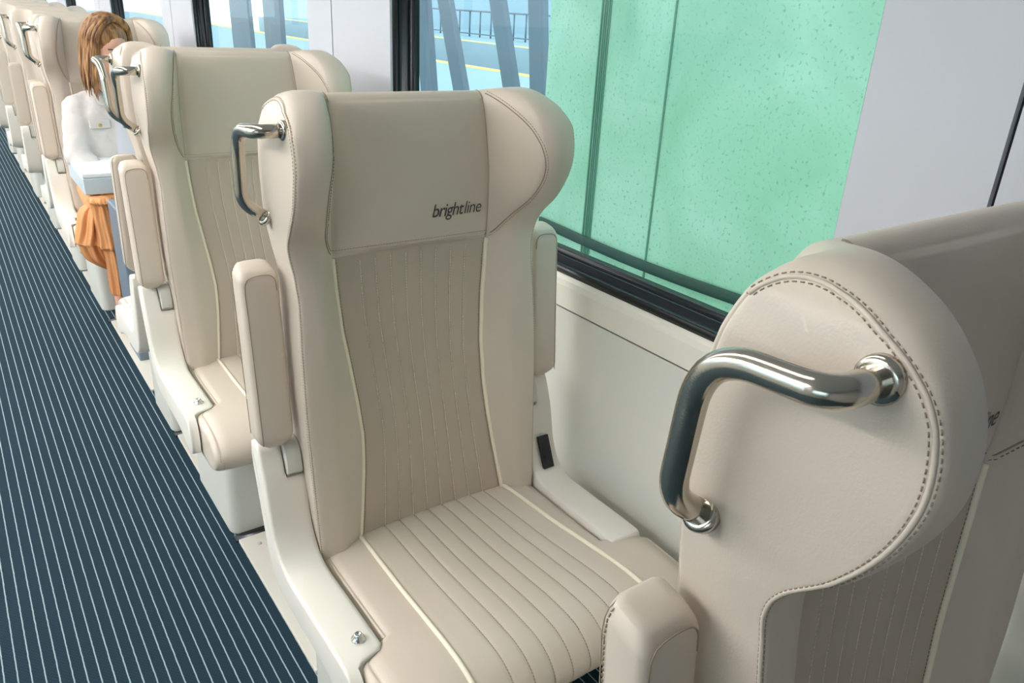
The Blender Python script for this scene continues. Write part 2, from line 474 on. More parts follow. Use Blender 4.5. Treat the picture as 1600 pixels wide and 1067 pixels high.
    put('lettering', lg.v, lg.f, M['logo'], back, smooth=False, recalc=False)
    # --- cushion
    cp = [(.035, .448), (.0, .462), (-.035, .468), (-.10, .468), (-.20, .467), (-.30, .470), (-.38, .472), (-.44, .466), (-.482, .447), (-.505, .415), (-.498, .380), (-.465, .358), (-.40, .350), (-.25, .350), (-.10, .350), (.035, .350)]
    cw = [(.035, .440), (.0, .452), (-.035, .458), (-.10, .459), (-.20, .459), (-.30, .461), (-.38, .462), (-.44, .456), (-.478, .438), (-.497, .410), (-.490, .380), (-.460, .362), (-.40, .356), (-.25, .356), (-.10, .356), (.035, .356)]
    C = catmull(cp, 6); W = catmull(cw, 6); nn = len(C)
    def hw(y, s): k = .318 if s == aisle else .356; return .258+(k-.258)*max(0, min(1, (-.300-y)/.036))**.7 if y > -.336 else k
    def bord(y, s): return (-.168-.004*min(1, max(0, -y)/.4)) if s < 0 else .189+.045*min(1, max(0, -y)/.45)
    csl = [(1, 1, .7), (1, 1, .45), (1, 1, .2), (.992, 1, .08), (.965, .9, .02), (.93, .75, 0), (.90, .6, 0), (.885, .55, 0), (.87, .5, 0), (.7, .2, 0), (.45, .05, 0), (.2, 0, 0), (.05, 0, 0)]
    ccols = []; cinfo = []
    def crow(T, w_, E, s):
        out = []
        for (yc, zc), (yw, zw) in zip(C, W):
            y = yc+(yw-yc)*w_; z = zc+(zw-zc)*w_
            if E: my = max(min(y, -.0), -.44); y += (my-y)*E; z += (.405-z)*E
            if abs(T-.885) < 1e-6 and z > .42: z -= .0025
            b = bord(y, s); out.append(Vector((b+(s*hw(y, s)-b)*T, y, z)))
        return out
    for t in csl: ccols.append(crow(*t, -1)); cinfo.append(('L', t))
    for p in panel_cols():
        out = []
        for y, z in C:
            a, b = bord(y, -1), bord(y, 1)
            top = z > .36
            g = max(math.exp(-((p-f)/.0065)**2) for f in LINES); fr_ = (p-LINES[0])/.1
            bul = abs(math.sin(PI*fr_)) if 0 < fr_ < 7 else .6
            d = (.0016*g-.0010*bul) if top else 0
            d += .003*math.exp(-(min(p, 1-p)/.012)**2) if top else 0
            f = 0 if y > -.42 else min(1, (-.42-y)/.08)
            out.append(Vector((a+(b-a)*p, y+d*f, z-d*(1-f))))
        ccols.append(out); cinfo.append(('P', p))
    for t in reversed(csl): ccols.append(crow(*t, 1)); cinfo.append(('R', t))
    mb = MB(); NC = len(ccols); mb.v = [p for c in ccols for p in c]
    for i in range(NC-1):
        for j in range(nn):
            j2 = (j+1) % nn; mb.f.append((i*nn+j, (i+1)*nn+j, (i+1)*nn+j2, i*nn+j2)); mb.m.append(0)
    for b0, cl_ in ((0, ccols[0]), ((NC-1)*nn, ccols[-1])):
        ys_ = [-q.y for q in cl_]; zipper(mb, b0, nn, ys_, max(range(nn), key=lambda k: ys_[k]))
    last = next(k for k in range(nn) if C[k][1] < -.49 and C[k][0] if C[k][1] < .39) if False else 11*6
    for i, (k, t) in enumerate(cinfo):
        if k == 'P' and any(abs(t-f) < 1e-4 for f in LINES):
            P, Nn = surf_line(ccols, i, 8, last); mb.stitch(P, [q if (q.z > 0 or q.y < -.5) else -q for q in Nn], .0056, .0038, .0005, .0006, mi=1)
        if k in 'LR' and abs(t[0]-.885) < 1e-6:
            P, Nn = surf_line(ccols, i, 14, last); mb.stitch(P, [q if (q.z > 0 or q.y < -.5) else -q for q in Nn], .0062, .0036, .0004, .0005, mi=1, off=.004)
    cu = mb.build('seat_cushion', [M['leather'], M['thread']], root)
    for s in (-1, 1):
        pts = [(bord(y, s)+s*.001, y-(.0008 if y < -.45 else 0), z+.0006) for y, z in C[10:11*6+2]]
        p = MB(); p.tube(pts, .0046, 10); p.build('piping', M['piping'], cu)
    # --- fixed arm bracket and folded-up armrest on both sides
    for s in (-1, 1):
        prof = [(.075, .700), (.052, .702), (.036, .697), (.026, .680), (.008, .635), (-.006, .58), (-.016, .54), (-.034, .505), (-.058, .483), (-.095, .474), (-.20, .474), (-.30, .474), (-.345, .470), (-.366, .456), (-.376, .43),
                (-.378, .395), (-.370, .372), (-.350, .366), (-.32, .372), (-.27, .392), (-.20, .400), (-.10, .402), (-.04, .408), (-.005, .425), (.02, .46), (.04, .52), (.062, .60), (.078, .66)]
        prof = catmull(prof+[prof[0]], 4)[:-1]
        cyz = lambda p, e: p
        def inset(e):
            out = []; m = len(prof)
            for i, (y, z) in enumerate(prof):
                a, b = prof[i-1], prof[(i+1) % m]; ty, tz = b[0]-a[0], b[1]-a[1]; l = math.hypot(ty, tz) or 1
                out.append((y+e*(-tz)/l, z+e*ty/l))
            return out
        sg = 1
        test = inset(.005)
        if abs(sum(test[i-1][0]*test[i][1]-test[i][0]*test[i-1][1] for i in range(len(test)))) > abs(sum(prof[i-1][0]*prof[i][1]-prof[i][0]*prof[i-1][1] for i in range(len(prof)))): sg = -1
        rings = []
        for x, e, cut in ((.345, .0068, 0), (.3446, .0040, 0), (.3434, .0018, 0), (.3410, .0004, 0), (.3380, 0, 0), (.310, 0, 0), (.303, 0, 0), (.302, 0, 1), (.275, 0, 1), (.2665, .0015, 1), (.2655, .004, 1)):
            rr = []
            for y, z in inset(sg*e):
                if cut and z > .636: y, z = y+(.0), .636
                if s != aisle:
                    if y < -.315: y = -.315+(y+.315)*.25
                    rr.append(Vector((s*x, y, z)))
                elif y < -.325:                                  # the end runs outside the cushion's wide front
                    k = min(1, (-.325-y)/.03); xx = max(x, .322) if k > .5 else x+(max(x, .322)-x)*k*2
                    rr.append(Vector((s*xx, y, z)))
                else: rr.append(Vector((s*x, y, z)))
            rings.append(rr)
        mb = MB(); loft(mb, rings); br = mb.build('arm_bracket', M['plastic'], root)
        mb = MB()   # hinge block in the notch
        hp = catmull([(.065, .640), (.010, .640), (.004, .66), (.012, .690), (.030, .706), (.065, .708)], 4)
        loft(mb, [[Vector((s*x, y+(0 if e == 0 else (.02-y)*e), z+(0 if e == 0 else (.68-z)*e*.3))) for y, z in hp] for x, e in ((.300, .05), (.2985, 0), (.272, 0), (.270, .05))])
        mb.build('hinge_block', M['hinge'], br, bevel=.002)
        # armrest pad, folded upright and leaning back a little
        mb = MB(); secs = []
        for q in range(24):
            t = [0, .02, .04, .07, .12, .2, .3, .4, .5, .6, .7, .78, .84, .88, .91, .93, .945, .955, .965, .975, .983, .99, .996, 1][q]; z = .712+.336*t; yb = .000+.030*t
            e = 0
            if t < .07: e = (1-t/.07)**2*.012
            if t > .95: e = ((t-.95)/.05)**1.5*.007
            secs.append((z, yb, e))
        rings = []
        def pad_ring(z, yb, e, dz=0):
            x0, x1, y0, y1 = .281+e, .350-e, yb+e, yb+.052-e*.6; r = .011; out = []
            for cx, cy, a0 in ((x1-r, y1-r, 0), (x0+r, y1-r, 90), (x0+r, y0+r, 180), (x1-r, y0+r, 270)):
                for k in range(5):
                    a = math.radians(a0+k*22.5); out.append(Vector((s*(cx+r*math.cos(a)), cy+r*math.sin(a), z)))
            # top slopes down towards the front
            return [Vector((p.x, p.y, p.z+(dz*(p.y-y0)/.052))) for p in out]
        for z, yb, e in secs:
            rings.append(pad_ring(z, yb, e, .012*max(0, (z-.98)/.075)))
        rings.insert(0, [Vector((s*.312+(p.x-s*.312)*.7, .028+(p.y-.028)*.7, p.z-.006)) for p in rings[0]])
        tp = rings[-1]; cy = sum(p.y for p in tp)/len(tp)
        rings.append([Vector((s*.312+(p.x-s*.312)*.75, cy+(p.y-cy)*.75, p.z+.003)) for p in tp])
        loft(mb, rings)
        # seam line of the front cover and its stitches
        sp = []
        for (x, z) in [(.342, .722), (.342, .80), (.342, .95), (.3425, 1.016), (.339, 1.034), (.331, 1.040), (.315, 1.0425), (.300, 1.0415), (.292, 1.037), (.288, 1.028), (.287, 1.012)]:
            yb = .030*(z-.712)/.334; sp.append(Vector((s*x, yb+(0.0007 if x > .340 or x < .289 else .0)-.0001, z)))
        sp2 = [Vector(p) for p in catmull([tuple(p) for p in sp], 4)]
        mb.tube(sp2, .0009, 6, mi=1)
        r1 = [rings[k][2 if True else 0] for k in range(1, len(rings)-1)]
        edge = [Vector((s*.3502, p.y, p.z)) for p in [Vector((0, .030*(z-.712)/.334+.045, z)) for z in [.73+.0155*k for k in range(20)]]]
        edge += [Vector((s*x, .0285+.044-.001*k, z)) for k, (x, z) in enumerate(((.3495, 1.040), (.347, 1.049), (.340, 1.0555), (.315, 1.0575), (.295, 1.057)))]
        mb.stitch(edge, [Vector((s, 0, 0))]*len(edge), .0056, .0036, .0006, .0005, mi=1)
        mb.tube([e_+Vector((-s*.0004, .0035, 0)) for e_ in edge], .0006, 6, mi=1)
        mb.build('armrest', [M['leather'], M['thread']], root)
        if s == aisle:
            b = MB(); b.lathe([(.0115, 0), (.0125, .001), (.0125, .003), (.0085, .0045), (.0078, .011), (.006, .013), (.004, .0125), (.003, .010)], (s*.296, -.290, .474), n=20)
            b.build('latch_button', M['screw'], br)
        else:
            b = MB(); nrm = Vector((0, -.91, .42)); up = Vector((0, .42, .91))
            b.obox((s*.3075, -.0315, .526), (.0145, 0, 0), up*.039, nrm*.004)
            b.obox(Vector((s*.3075, -.0315, .526))+nrm*.0045+up*.018, (.008, 0, 0), up*.008, nrm*.001); b.obox(Vector((s*.3075, -.0315, .526))+nrm*.0045-up*.016, (.009, 0, 0), up*.010, nrm*.001)
            b.build('power_outlet', M['black'], br, bevel=.002)
    # --- grab handle
    a = aisle
    hp = [(a*.289, -.062, 1.300), (a*.334, -.062, 1.300), (a*.331, .034, 1.292), (a*.329, .046, 1.168), (a*.291, .044, 1.140)]
    mb = MB(); mb.tube(fillet(hp, [.040, .046, .038], 12), .0108, 20)
    hd = mb.build('grab_handle', M['steel'], root)
    for p, q in ((Vector(hp[0]), Vector(hp[1])), (Vector(hp[4]), Vector(hp[3]))):
        d = (q-p).normalized(); b = MB(); b.tube([p-d*.004, p+d*.001, p+d*.0035, p+d*.005], [.0155, .0160, .0155, .012], 24); b.build('flange', M['steel'], hd)
    # --- pedestal
    y0, y1 = ped; r = .035; rings = []
    for z, e in ((0, 0), (.20, 0), (.34, 0), (.357, 0)):
        out = []
        for cx, cy, a0 in ((.25-r, y1-r, 0), (-.243+r, y1-r, 90), (-.243+r, y0+r, 180), (.25-r, y0+r, 270)):
            for k in range(7):
                an = math.radians(a0+k*15); out.append(Vector((cx+r*math.cos(an), cy+r*math.sin(an), z)))
        rings.append(out)
    mb = MB(); loft(mb, rings); mb.box(-.20, .20, -.25, .10, .33, .36); mb.box(-.22, .22, .03, .08, .34, .50); mb.build('pedestal', M['pedestal'], root, bevel=.004)
    return root

CXS = .71
GR = 'beige leather train seats along the window side'
seatF = make_seat(-1, (-.273, .107))
seatR = mirror_seat(make_seat(-1, (-.50, -.20)))
def place(proto, first, y, rot, label):
    o = proto if first else copy_tree(proto)
    o.location = (CXS, y, 0); o.rotation_euler.z = rot
    tag(o, label, 'seat', GR); return o
place(seatF, False, 1.25, 0, 'beige leather train seat in the middle, its whole quilted back in view')
place(seatF, False, 2.25, 0, 'beige leather train seat right behind the central seat, facing the camera')
place(seatF, False, 4.34, 0, 'beige leather train seat the woman in white is sitting in, behind the table')
place(seatR, False, 4.572, PI, 'beige train seat directly behind the seated woman\'s seat, turned away')
place(seatR, False, 5.555, PI, 'beige train seat facing away, first one beyond the pair around the seated woman')
place(seatR, False, 6.54, PI, 'beige train seat facing away, second one beyond the pair around the seated woman')
place(seatR, False, 7.525, PI, 'beige train seat facing away, third one beyond the pair around the seated woman')
place(seatR, False, 8.51, PI, 'farthest beige train seat facing away at the left edge of the photo')
place(seatR, True, 2.482, PI, 'beige train seat facing away, just this side of the white table')
place(seatF, True, .265, 0, 'large beige leather train seat in the foreground, cut off by the right edge')

# ------------------------------------------------------------------ carriage
XW = 1.12
Y0, Y1 = -1.5, 12.9
PER = 2.165
wins = [(.67+PER*k, 2.20+PER*k) for k in range(-1, 6)]
wins[0] = (-1.3, .035)
ZS, ZT = .925, 1.78
mb = MB(); mb.box(-1.7, 1.13, Y0, Y1, -.06, 0); fl = mb.build('floor', M['carpet'], smooth=False); tag(fl, kind='structure')
def wall(side, name):
    s = side; xw = XW if s > 0 else -1.70
    def bx(b, a, c, y0, y1, z0, z1, mi=0): b.box(min(xw+s*a, xw+s*c), max(xw+s*a, xw+s*c), y0, y1, z0, z1, mi)
    b = MB()
    bx(b, .004, .10, Y0, Y1, 0, .836, 0)                       # lower panel, set back a little
    b2 = MB()
    # band under the windows, its top edge rounded towards the glass
    pr = [(.0, .842), (.0, .895), (.003, .908), (.010, .918), (.022, .924), (.05, .926), (.10, .926), (.10, .842)]
    loft(b, [[Vector((xw+s*a, y, z)) for a, z in pr] for y in (Y0, Y1)], 1)
    bx(b, .008, .10, Y0, Y1, .836, .842, 3)
    ww = wins[1:] if s > 0 else wins  # unseen near right window left out; solid wall blocks its green light
    ys = [Y0]+[v for w in ww for v in w]+[Y1]
    for i in range(0, len(ys), 2):
        y0, y1 = ys[i], ys[i+1]
        if y1 <= y0: continue
        ym = y1-.213 if i < len(ys)-2 else y1+1
        if y0 < ym < y1:
            bx(b, 0, .09, y0, ym-.004, .926, 2.2, 2); bx(b, 0, .09, ym+.004, y1, .926, 2.2, 2); bx(b, .012, .09, ym-.004, ym+.004, .926, 2.2, 3)
        else: bx(b, 0, .09, y0, y1, .926, 2.2, 2)
    for w0, w1 in ww: bx(b, 0, .09, w0, w1, ZT, 2.2, 2)
    o = b.build(name, [M['wall_low'], M['sill'], M['wall_up'], M['gap']], smooth=False); tag(o, kind='structure')
    return o
wall(1, 'wall_right'); wall(-1, 'wall_left')
k = 0
for s, xw in ((1, XW), (-1, -1.70)):
    for w0, w1 in (wins[1:] if s > 0 else wins):
        k += 1
        e = empty('window_%d' % k, (xw, (w0+w1)/2, ZS)); tag(e, kind='structure')
        h = (w1-w0)/2; H = ZT-ZS
        b = MB()
        # black rubber seal: a ribbed ring narrowing towards the pane
        ringp = [(.008, -.006), (.008, .004), (.016, .010), (.024, .010), (.028, .004), (.034, .006), (.044, .019), (.052, .020), (.058, .012), (.060, .026), (.082, .030), (.082, -.006)]
        corners = [(-1, 0), (1, 0), (1, 1), (-1, 1)]
        rr = []
        for cy, cz in corners:
            rr.append([Vector((s*a, cy*(h-t), (t if cz == 0 else H-t))) for a, t in ringp])
        rr.append(rr[0]); loft(b, rr, caps=False); b.build('rubber_seal', M['rubber'], e)
        g = MB(); g.box(min(s*.064, s*.070), max(s*.064, s*.070), -h+.01, h-.01, .01, H-.01); g.build('glass_pane', M['glass'], e, smooth=False)
mb = MB(); mb.box(-1.7, 1.2, Y0, Y1, 2.2, 2.26); o = mb.build('ceiling', M['ceil'], smooth=False); tag(o, kind='structure')
mb = MB(); mb.box(-1.8, 1.22, Y1, Y1+.05, 0, 2.2); o = mb.build('wall_back', M['wall_up'], smooth=False); tag(o, kind='structure')
mb = MB(); mb.box(-1.8, 1.22, Y0-.05, Y0, 0, 2.2); o = mb.build('wall_front', M['bulkhead'], smooth=False); tag(o, kind='structure')  # unseen end wall, brought close and grey to limit light from behind
# pale floor plates beside the pedestals, each ending in a dark slot
n = 0
for y0, y1 in ((-.55, -.04), (.40, .93), (1.36, 1.945), (2.36, 2.65), (3.06, 3.9), (4.46, 4.74), (5.10, 5.72), (6.1, 6.7), (7.1, 7.7), (8.1, 8.6)):
    n += 1
    b = MB(); b.box(.474, .70, y0, y1, .0, .010); o = b.build('trim_%d' % n, M['plate'], bevel=.003)
    b = MB()
    b2 = MB(); b2.lathe([(.006, 0), (.006, .0012)], (.52, y1-.05, .010), n=12); sc_ = b2.build('screw', M['hinge'], o)
    tag(o, kind='structure')
    n += 1
    b = MB(); b.box(.468, .70, y1, y1+.032, .0, .006); 
    o = b.build('trim_%d' % n, M['rubber']); tag(o, kind='structure')
# unseen light strips; the left is moved outward and boosted as added side fill
LM = {'left': emit('led_diffuser', (1, .96, .91), 29.), 'right': emit('led_diffuser_dim', (1, .96, .90), 5.)}
for x, nm in ((-1.42, 'left'), (.10, 'right')):
    e = empty('ceiling_light', (x, (Y0+Y1)/2+.9, 2.2))
    tag(e, 'long white ceiling light strip on the %s side of the aisle' % nm, 'ceiling light')
    b = MB(); L2 = (Y1-Y0)/2-1.1; b.box(-.11, .11, -L2, L2, -.018, 0); b.build('housing', M['ceil'], e)
    b = MB(); b.box(-.09, .09, -L2+.02, L2-.02, -.024, -.019); b.build('diffuser', LM[nm], e)

# ------------------------------------------------------------------ table
T = empty('folding_table', (.78, 3.42, 0))
tag(T, 'white folding table on a blue-grey post in front of the seated woman', 'table')
b = MB(); b.box(-.17, .33, -.16, .16, .672, .752); b.build('centre_top', M['table'], T, bevel=.006)
b = MB(); b.box(-.345, .33, .30, .725, .732, .752, 0)
b.box(-.345, .33, .30, .725, .660, .7315, 1); b.build('tabletop', [M['table'], M['table_side']], T, bevel=.005)
b = MB(); b.box(-.19, .33, .165, .295, .69, .735); b.build('hinge_rail', M['black'], T, bevel=.003)
b = MB(); b.box(-.285, -.17, -.06, .16, .0, .67); b.box(-.17, .33, .02, .10, .0, .67); b.build('post', M['table_leg'], T, bevel=.008)

# ------------------------------------------------------------------ outside
b = MB(); b.box(1.45, 12.0, -12, 60, -.3, 0); o = b.build('station_platform', M['platform'], smooth=False); tag(o, kind='structure')
b = MB(); b.box(11.55, 11.95, -12, 60, 0, .01); o = b.build('platform_edge', M['yellow'], smooth=False); tag(o, kind='structure')
b = MB(); b.box(12.0, 20, -12, 60, -1.25, -1.2)
for x in (14.0, 15.4, 17., 18.4): b.box(x, x+.08, -12, 60, -1.2, -1.05)
o = b.build('track_bed', M['track'], smooth=False); tag(o, kind='structure')
b = MB(); b.box(20.0, 40, -12, 60, -1.2, 0); o = b.build('far_platform', M['platform'], smooth=False); tag(o, kind='structure')
b = MB(); b.box(20.05, 20.6, -12, 60, 0, .01); o = b.build('far_platform_edge', M['yellow'], smooth=False); tag(o, kind='structure')
b = MB(); b.box(-60, -2.1, -40, 60, -.3, 0); o = b.build('far_side_platform', M['platform'], smooth=False); tag(o, kind='structure')
M['building'] = mat('building_wall', (158, 184, 194), .8, var=.15, vscale=.25)
b = MB(); b.box(31, 32, -30, 90, -1.2, 16); o = b.build('station_building', M['building'], smooth=False); tag(o, kind='structure')
r = empty('platform_railing', (23.5, 30, 0)); tag(r, 'pale blue metal railing across the far platform, seen through the window', 'railing')
b = MB(); b.box(-.04, .04, -12, 14, 1.2, 1.28); b.box(-.04, .04, -12, 14, .12, .18); b.build('rail', M['post'], r)
for i in range(27):
    b = MB(); b.box(-.03, .03, -12+i, -11.94+i, 0, 1.2); b.build('baluster', M['post'], r)
# leaning platform columns; the first stands in for a grey band at the window
def col(p0, p1, w):
    (y0, z0), (y1, z1) = p0, p1
    k = (y1-y0)/(z1-z0); ya = y0-k*z0; yb = y0+k*(4.2-z0)
    e = MB(); b_ = e
    d = Vector((0, yb-ya, 4.2)).normalized()
    b_.obox((4.0, (ya+yb)/2, 2.1), (.035, 0, 0), Vector((0, w, 0)), d*(2.1/d.z))
    return e.build('leaning_column', M['post'], bevel=.02)
for i, (a, bq, w) in enumerate((((7.16, 1.515), (7.02, .70), .13), ((6.73, 1.526), (6.42, .766), .11), ((5.87, 1.545), (5.61, .86), .10), ((5.31, 1.555), (5.22, .87), .10), ((12.8, 1.39), (12.75, .71), .45), ((11.36, 1.42), (11.34, .81), .34))):
    o = col(a, bq, w)
    tag(o, ['grey column nearest the far edge of the big window, leaning', 'slanted grey column on the platform, second from the big window\'s black seal', 'slanted grey column on the platform, left of the one beside the green panel',
            'grey column standing right beside the green panel', 'wide blurred grey column seen through the second window, left one', 'blurred grey column seen through the second window, right one'][i], 'column')
# green panel close to the big window
G = empty('green_platform_panel', (2.2, .8, 0)); tag(G, 'large mottled green panel standing on the platform right outside the big window', 'panel')
ya, yb = -1.6, 2.026
b = MB(); b.box(0, .05, ya, yb, 0, 3.0); b.build('sheet', M['green'], G, smooth=False)
for y, w in ((1.645, .003), (1.656, .0045), (1.668, .003), (1.681, .0055), (1.694, .003), (1.300, .004), (.35, .004)):
    b = MB(); b.box(-.004, .0, y-w, y+w, 0, 3.0); b.build('seam_strip', M['green_seam'], G, smooth=False)
b = MB(); ps = [(-.012, y, .572+.012*math.sin(y*3.1+.6)) for y in [ya+.05*i for i in range(73)]]
for (x0, q0, z0), (x1, q1, z1) in zip(ps, ps[1:]):
    b.add([(x0, q0, z0-.02), (x0, q0, z0+.022), (x1, q1, z1+.022), (x1, q1, z1-.02), (0.001, q0, z0-.02), (.001, q0, z0+.022), (.001, q1, z1+.022), (.001, q1, z1-.02)],
          [(0, 1, 2, 3), (0, 3, 7, 4), (1, 5, 6, 2)])
b.build('dark_stripe', M['green_dark'], G)

# ------------------------------------------------------------------ woman
W = empty('person', (.665, 4.20, .47))
tag(W, 'seated woman in white denim jacket and orange tiered skirt looking down behind the table', 'person')
org = Vector(W.location)
def cap(mb, a, b_, ra, rb, n=14, k=6):
    a, b_ = Vector(a)-org, Vector(b_)-org; d = (b_-a); L_ = d.length; t = d/L_
    pts = []; rs = []
    for i in range(k+1):
        an = PI/2*i/k; pts.append(a-t*ra*math.cos(an)); rs.append(max(ra*math.sin(an), .001))
    for i in range(k+1):
        an = PI/2*(1-i/k); pts.append(b_+t*rb*math.cos(an)); rs.append(max(rb*math.sin(an), .001))
    mb.tube(pts, rs, n)
def remesh(o, v, sm=6, f=.5):
    r = o.modifiers.new('remesh', 'REMESH'); r.mode = 'VOXEL'; r.voxel_size = v; r.use_smooth_shade = True
    s = o.modifiers.new('smooth', 'SMOOTH'); s.iterations = sm; s.factor = f
HC = Vector((.668, 4.075, 1.232))
HR = Matrix.Rotation(math.radians(24), 3, 'Z') @ Matrix.Rotation(math.radians(20), 3, 'X')
def hp_(x, y, z): return HC + HR @ Vector((x, y, z))
def hl(x, y, z): return hp_(x, y, z) - org
b = MB()
b.ell(hl(0, .012, .028), (.074, .092, .088), 20, 14, rot=HR)
b.ell(hl(0, -.022, -.025), (.060, .066, .086), 20, 14, rot=HR)
b.ell(hl(0, -.050, -.088), (.026, .026, .022), 12, 8, rot=HR)
b.ell(hl(0, -.096, -.018), (.013, .020, .018), 10, 8, rot=HR)
b.ell(hl(0, -.085, .004), (.009, .012, .030), 10, 8, rot=HR)
for s in (-1, 1):
    b.ell(hl(s*.034, -.066, -.022), (.020, .018, .020), 10, 8, rot=HR)
    b.ell(hl(s*.075, .012, -.005), (.008, .018, .030), 10, 8, rot=HR)
cap(b, hp_(0, .03, -.06), (.665, 4.15, 1.04), .050, .052)
cap(b, (.60, 4.19, .965), (.73, 4.19, .965), .06, .06)
cap(b, (.665, 4.20, .94), (.665, 4.22, .60), .12, .12)
for s, sh, el, wr in ((-1, (.520, 4.17, .955), (.480, 4.07, .755), (.60, 3.93, .640)), (1, (.815, 4.17, .955), (.86, 4.08, .76), (.74, 3.93, .645))):
    cap(b, sh, el, .045, .038); cap(b, el, wr, .037, .025)
    w = Vector(wr); d = Vector((.55 if s < 0 else -.55, -.8, -.05)).normalized(); sd = d.cross(Vector((0, 0, 1))).normalized()
    cap(b, w, w+d*.055, .024, .026)
    cap(b, w+d*.03+sd*.016*0, w+d*.085, .026, .014)
    for i, ln in enumerate((.060, .074, .070, .054)):
        o_ = w+d*.078+sd*(-.027+.018*i); cap(b, o_, o_+d*ln*.55, .0085, .008, 8, 3); cap(b, o_+d*ln*.55, o_+d*ln*.85+Vector((0, 0, -.022)), .008, .007, 8, 3)
    t0 = w+d*.03+sd*(.026 if s < 0 else -.026)
    cap(b, t0, t0+d*.04+sd*(.018 if s < 0 else -.018), .010, .008, 8, 3)
for hx, kx, ax, ay in ((.60, .525, .53, 3.80), (.73, .68, .67, 3.84)):
    cap(b, (hx, 4.21, .56), (kx, 3.78, .575), .085, .058); cap(b, (kx, 3.78, .57), (ax, ay, .12), .055, .036)
    cap(b, (ax, ay+.02, .08), (ax-.005, ay-.14, .045), .036, .026)
body = b.build('body', M['skin'], W); remesh(body, .0075, 3)
# face details
for s in (-1, 1):
    b = MB(); b.ell(hl(s*.031, -.083, .008), (.014, .006, .005), 10, 6, rot=HR); b.build('eye', M['eye'], W)
    b = MB(); b.tube([hl(s*(.014+.009*i), -.0885+.0022*i*i*.6, .026+.004*math.sin(i/4*PI)) for i in range(5)], .0028, 6); b.build('eyebrow', M['eye'], W)
b = MB(); b.ell(hl(0, -.090, -.052), (.022, .008, .0055), 12, 8, rot=HR); b.ell(hl(0, -.088, -.060), (.018, .008, .006), 12, 8, rot=HR); b.build('lips', M['lips'], W)
# hair: a cap and long locks
b = MB(); b.ell(hl(0, .026, .040), (.085, .098, .092), 24, 16, rot=HR)
random.seed(11)
for i in range(280):
    th = math.radians(random.uniform(-118, 118)); lay = random.uniform(0, 1)      # 0 = back of the head, +-118 = beside the face
    pts = []; rs = []; part = random.uniform(-.01, .012); endz = -.165+random.uniform(-.045, .05); ph = random.uniform(0, 6); off = random.uniform(-.006, .010)
    dirv = Vector((math.sin(th), math.cos(th), 0))
    for k in range(15):
        t = k/14
        if t < .5:
            a = t/.5*PI*.52; rad = math.sin(a); p = Vector((dirv.x*(.087+off)*rad+part*(1-rad), .018+dirv.y*(.100+off)*rad-.030*(1-rad), .040+(.098+off)*math.cos(a)))
        else:
            q = (t-.5)/.5; rr = 1+.10*q+.10*math.sin(q*4+ph)*q
            p = Vector((dirv.x*(.087+off)*rr, .018+dirv.y*(.100+off)*rr, .034+(endz-.034)*q))
            p.x += .004*math.sin(q*5+ph)
        wpt = HC + HR @ p
        if t >= .5:
            q = (t-.5)/.5; base = HC + HR @ Vector((dirv.x*(.087+off), .018+dirv.y*(.1+off), .034)); g = base + Vector((dirv.x*.022*q, dirv.y*.02*q-.01*q, (endz-.034)*q*1.0))
            wpt = wpt*(1-q*.8)+g*(q*.8)
            wpt.x += .005*math.sin(q*4+ph)*q; wpt.y += .005*math.cos(q*4+ph)*q
        pts.append(wpt-org); rs.append(.0085*(1-.15*t) if t < .85 else .0085*(1-t)*5.2+.001)
    b.tube(pts, rs, 7)
b.build('hair', M['hair'], W)
# jacket
b = MB()
cap(b, (.580, 4.185, .968), (.750, 4.185, .968), .080, .080)
cap(b, (.59, 4.17, .93), (.60, 4.18, .64), .095, .105); cap(b, (.74, 4.17, .93), (.73, 4.18, .64), .095, .105); cap(b, (.665, 4.20, .93), (.665, 4.20, .62), .125, .125)
for sh, el, wr in (((.515, 4.165, .962), (.472, 4.075, .765), (.585, 3.95, .655)), ((.820, 4.165, .962), (.865, 4.085, .765), (.755, 3.95, .66))):
    cap(b, sh, el, .066, .056); cap(b, el, wr, .056, .042)
jk = b.build('jacket', M['denim'], W); remesh(jk, .011, 3)
tx = bpy.data.textures.new('folds', 'CLOUDS'); tx.noise_scale = .038
dm = jk.modifiers.new('folds', 'DISPLACE'); dm.texture = tx; dm.strength = .018; dm.mid_level = .5
def seamtube(pts, r, name, m, par): 
    q = MB(); q.tube([Vector(p)-org for p in pts], r, 8); return q.build(name, m, par)
q = MB()   # collar
for s in (-1, 1):
    q.add([Vector(p)-org for p in ((.665+s*.055, 4.16, 1.065), (.665+s*.085, 4.10, 1.045), (.665+s*.075, 4.055, 1.0), (.665+s*.02, 4.05, .985), (.665+s*.035, 4.10, 1.03))], [(0, 1, 2, 3, 4)])
cl = q.build('collar', M['denim'], jk); sd_ = cl.modifiers.new('s', 'SOLIDIFY'); sd_.thickness = .008
q = MB(); q.obox(Vector((.585, 4.072, .905))-org, (.045, .006, 0), (0, .005, 0), (0, 0, .020)); q.build('pocket_flap', M['denim'], jk, bevel=.004)
q = MB(); q.lathe([(.008, 0), (.008, -.004), (.006, -.005)], Vector((.585, 4.066, .900))-org, axis='y', n=12); q.build('button', M['gold'], jk)
# shirt between the open fronts
q = MB(); rings = []
for z, w_, y in ((1.03, .025, 4.10), (.98, .04, 4.072), (.90, .052, 4.060), (.82, .058, 4.058), (.74, .06, 4.06), (.66, .06, 4.065)):
    rings.append([Vector((.700+w_*math.cos(a), y+.03-.035*math.sin(a), z))-org for a in [PI*i/8 for i in range(9)]]+[Vector((.700+w_*math.cos(a), y+.06, z))-org for a in (PI, 0)])
loft(q, rings); q.build('shirt', M['shirt'], W)
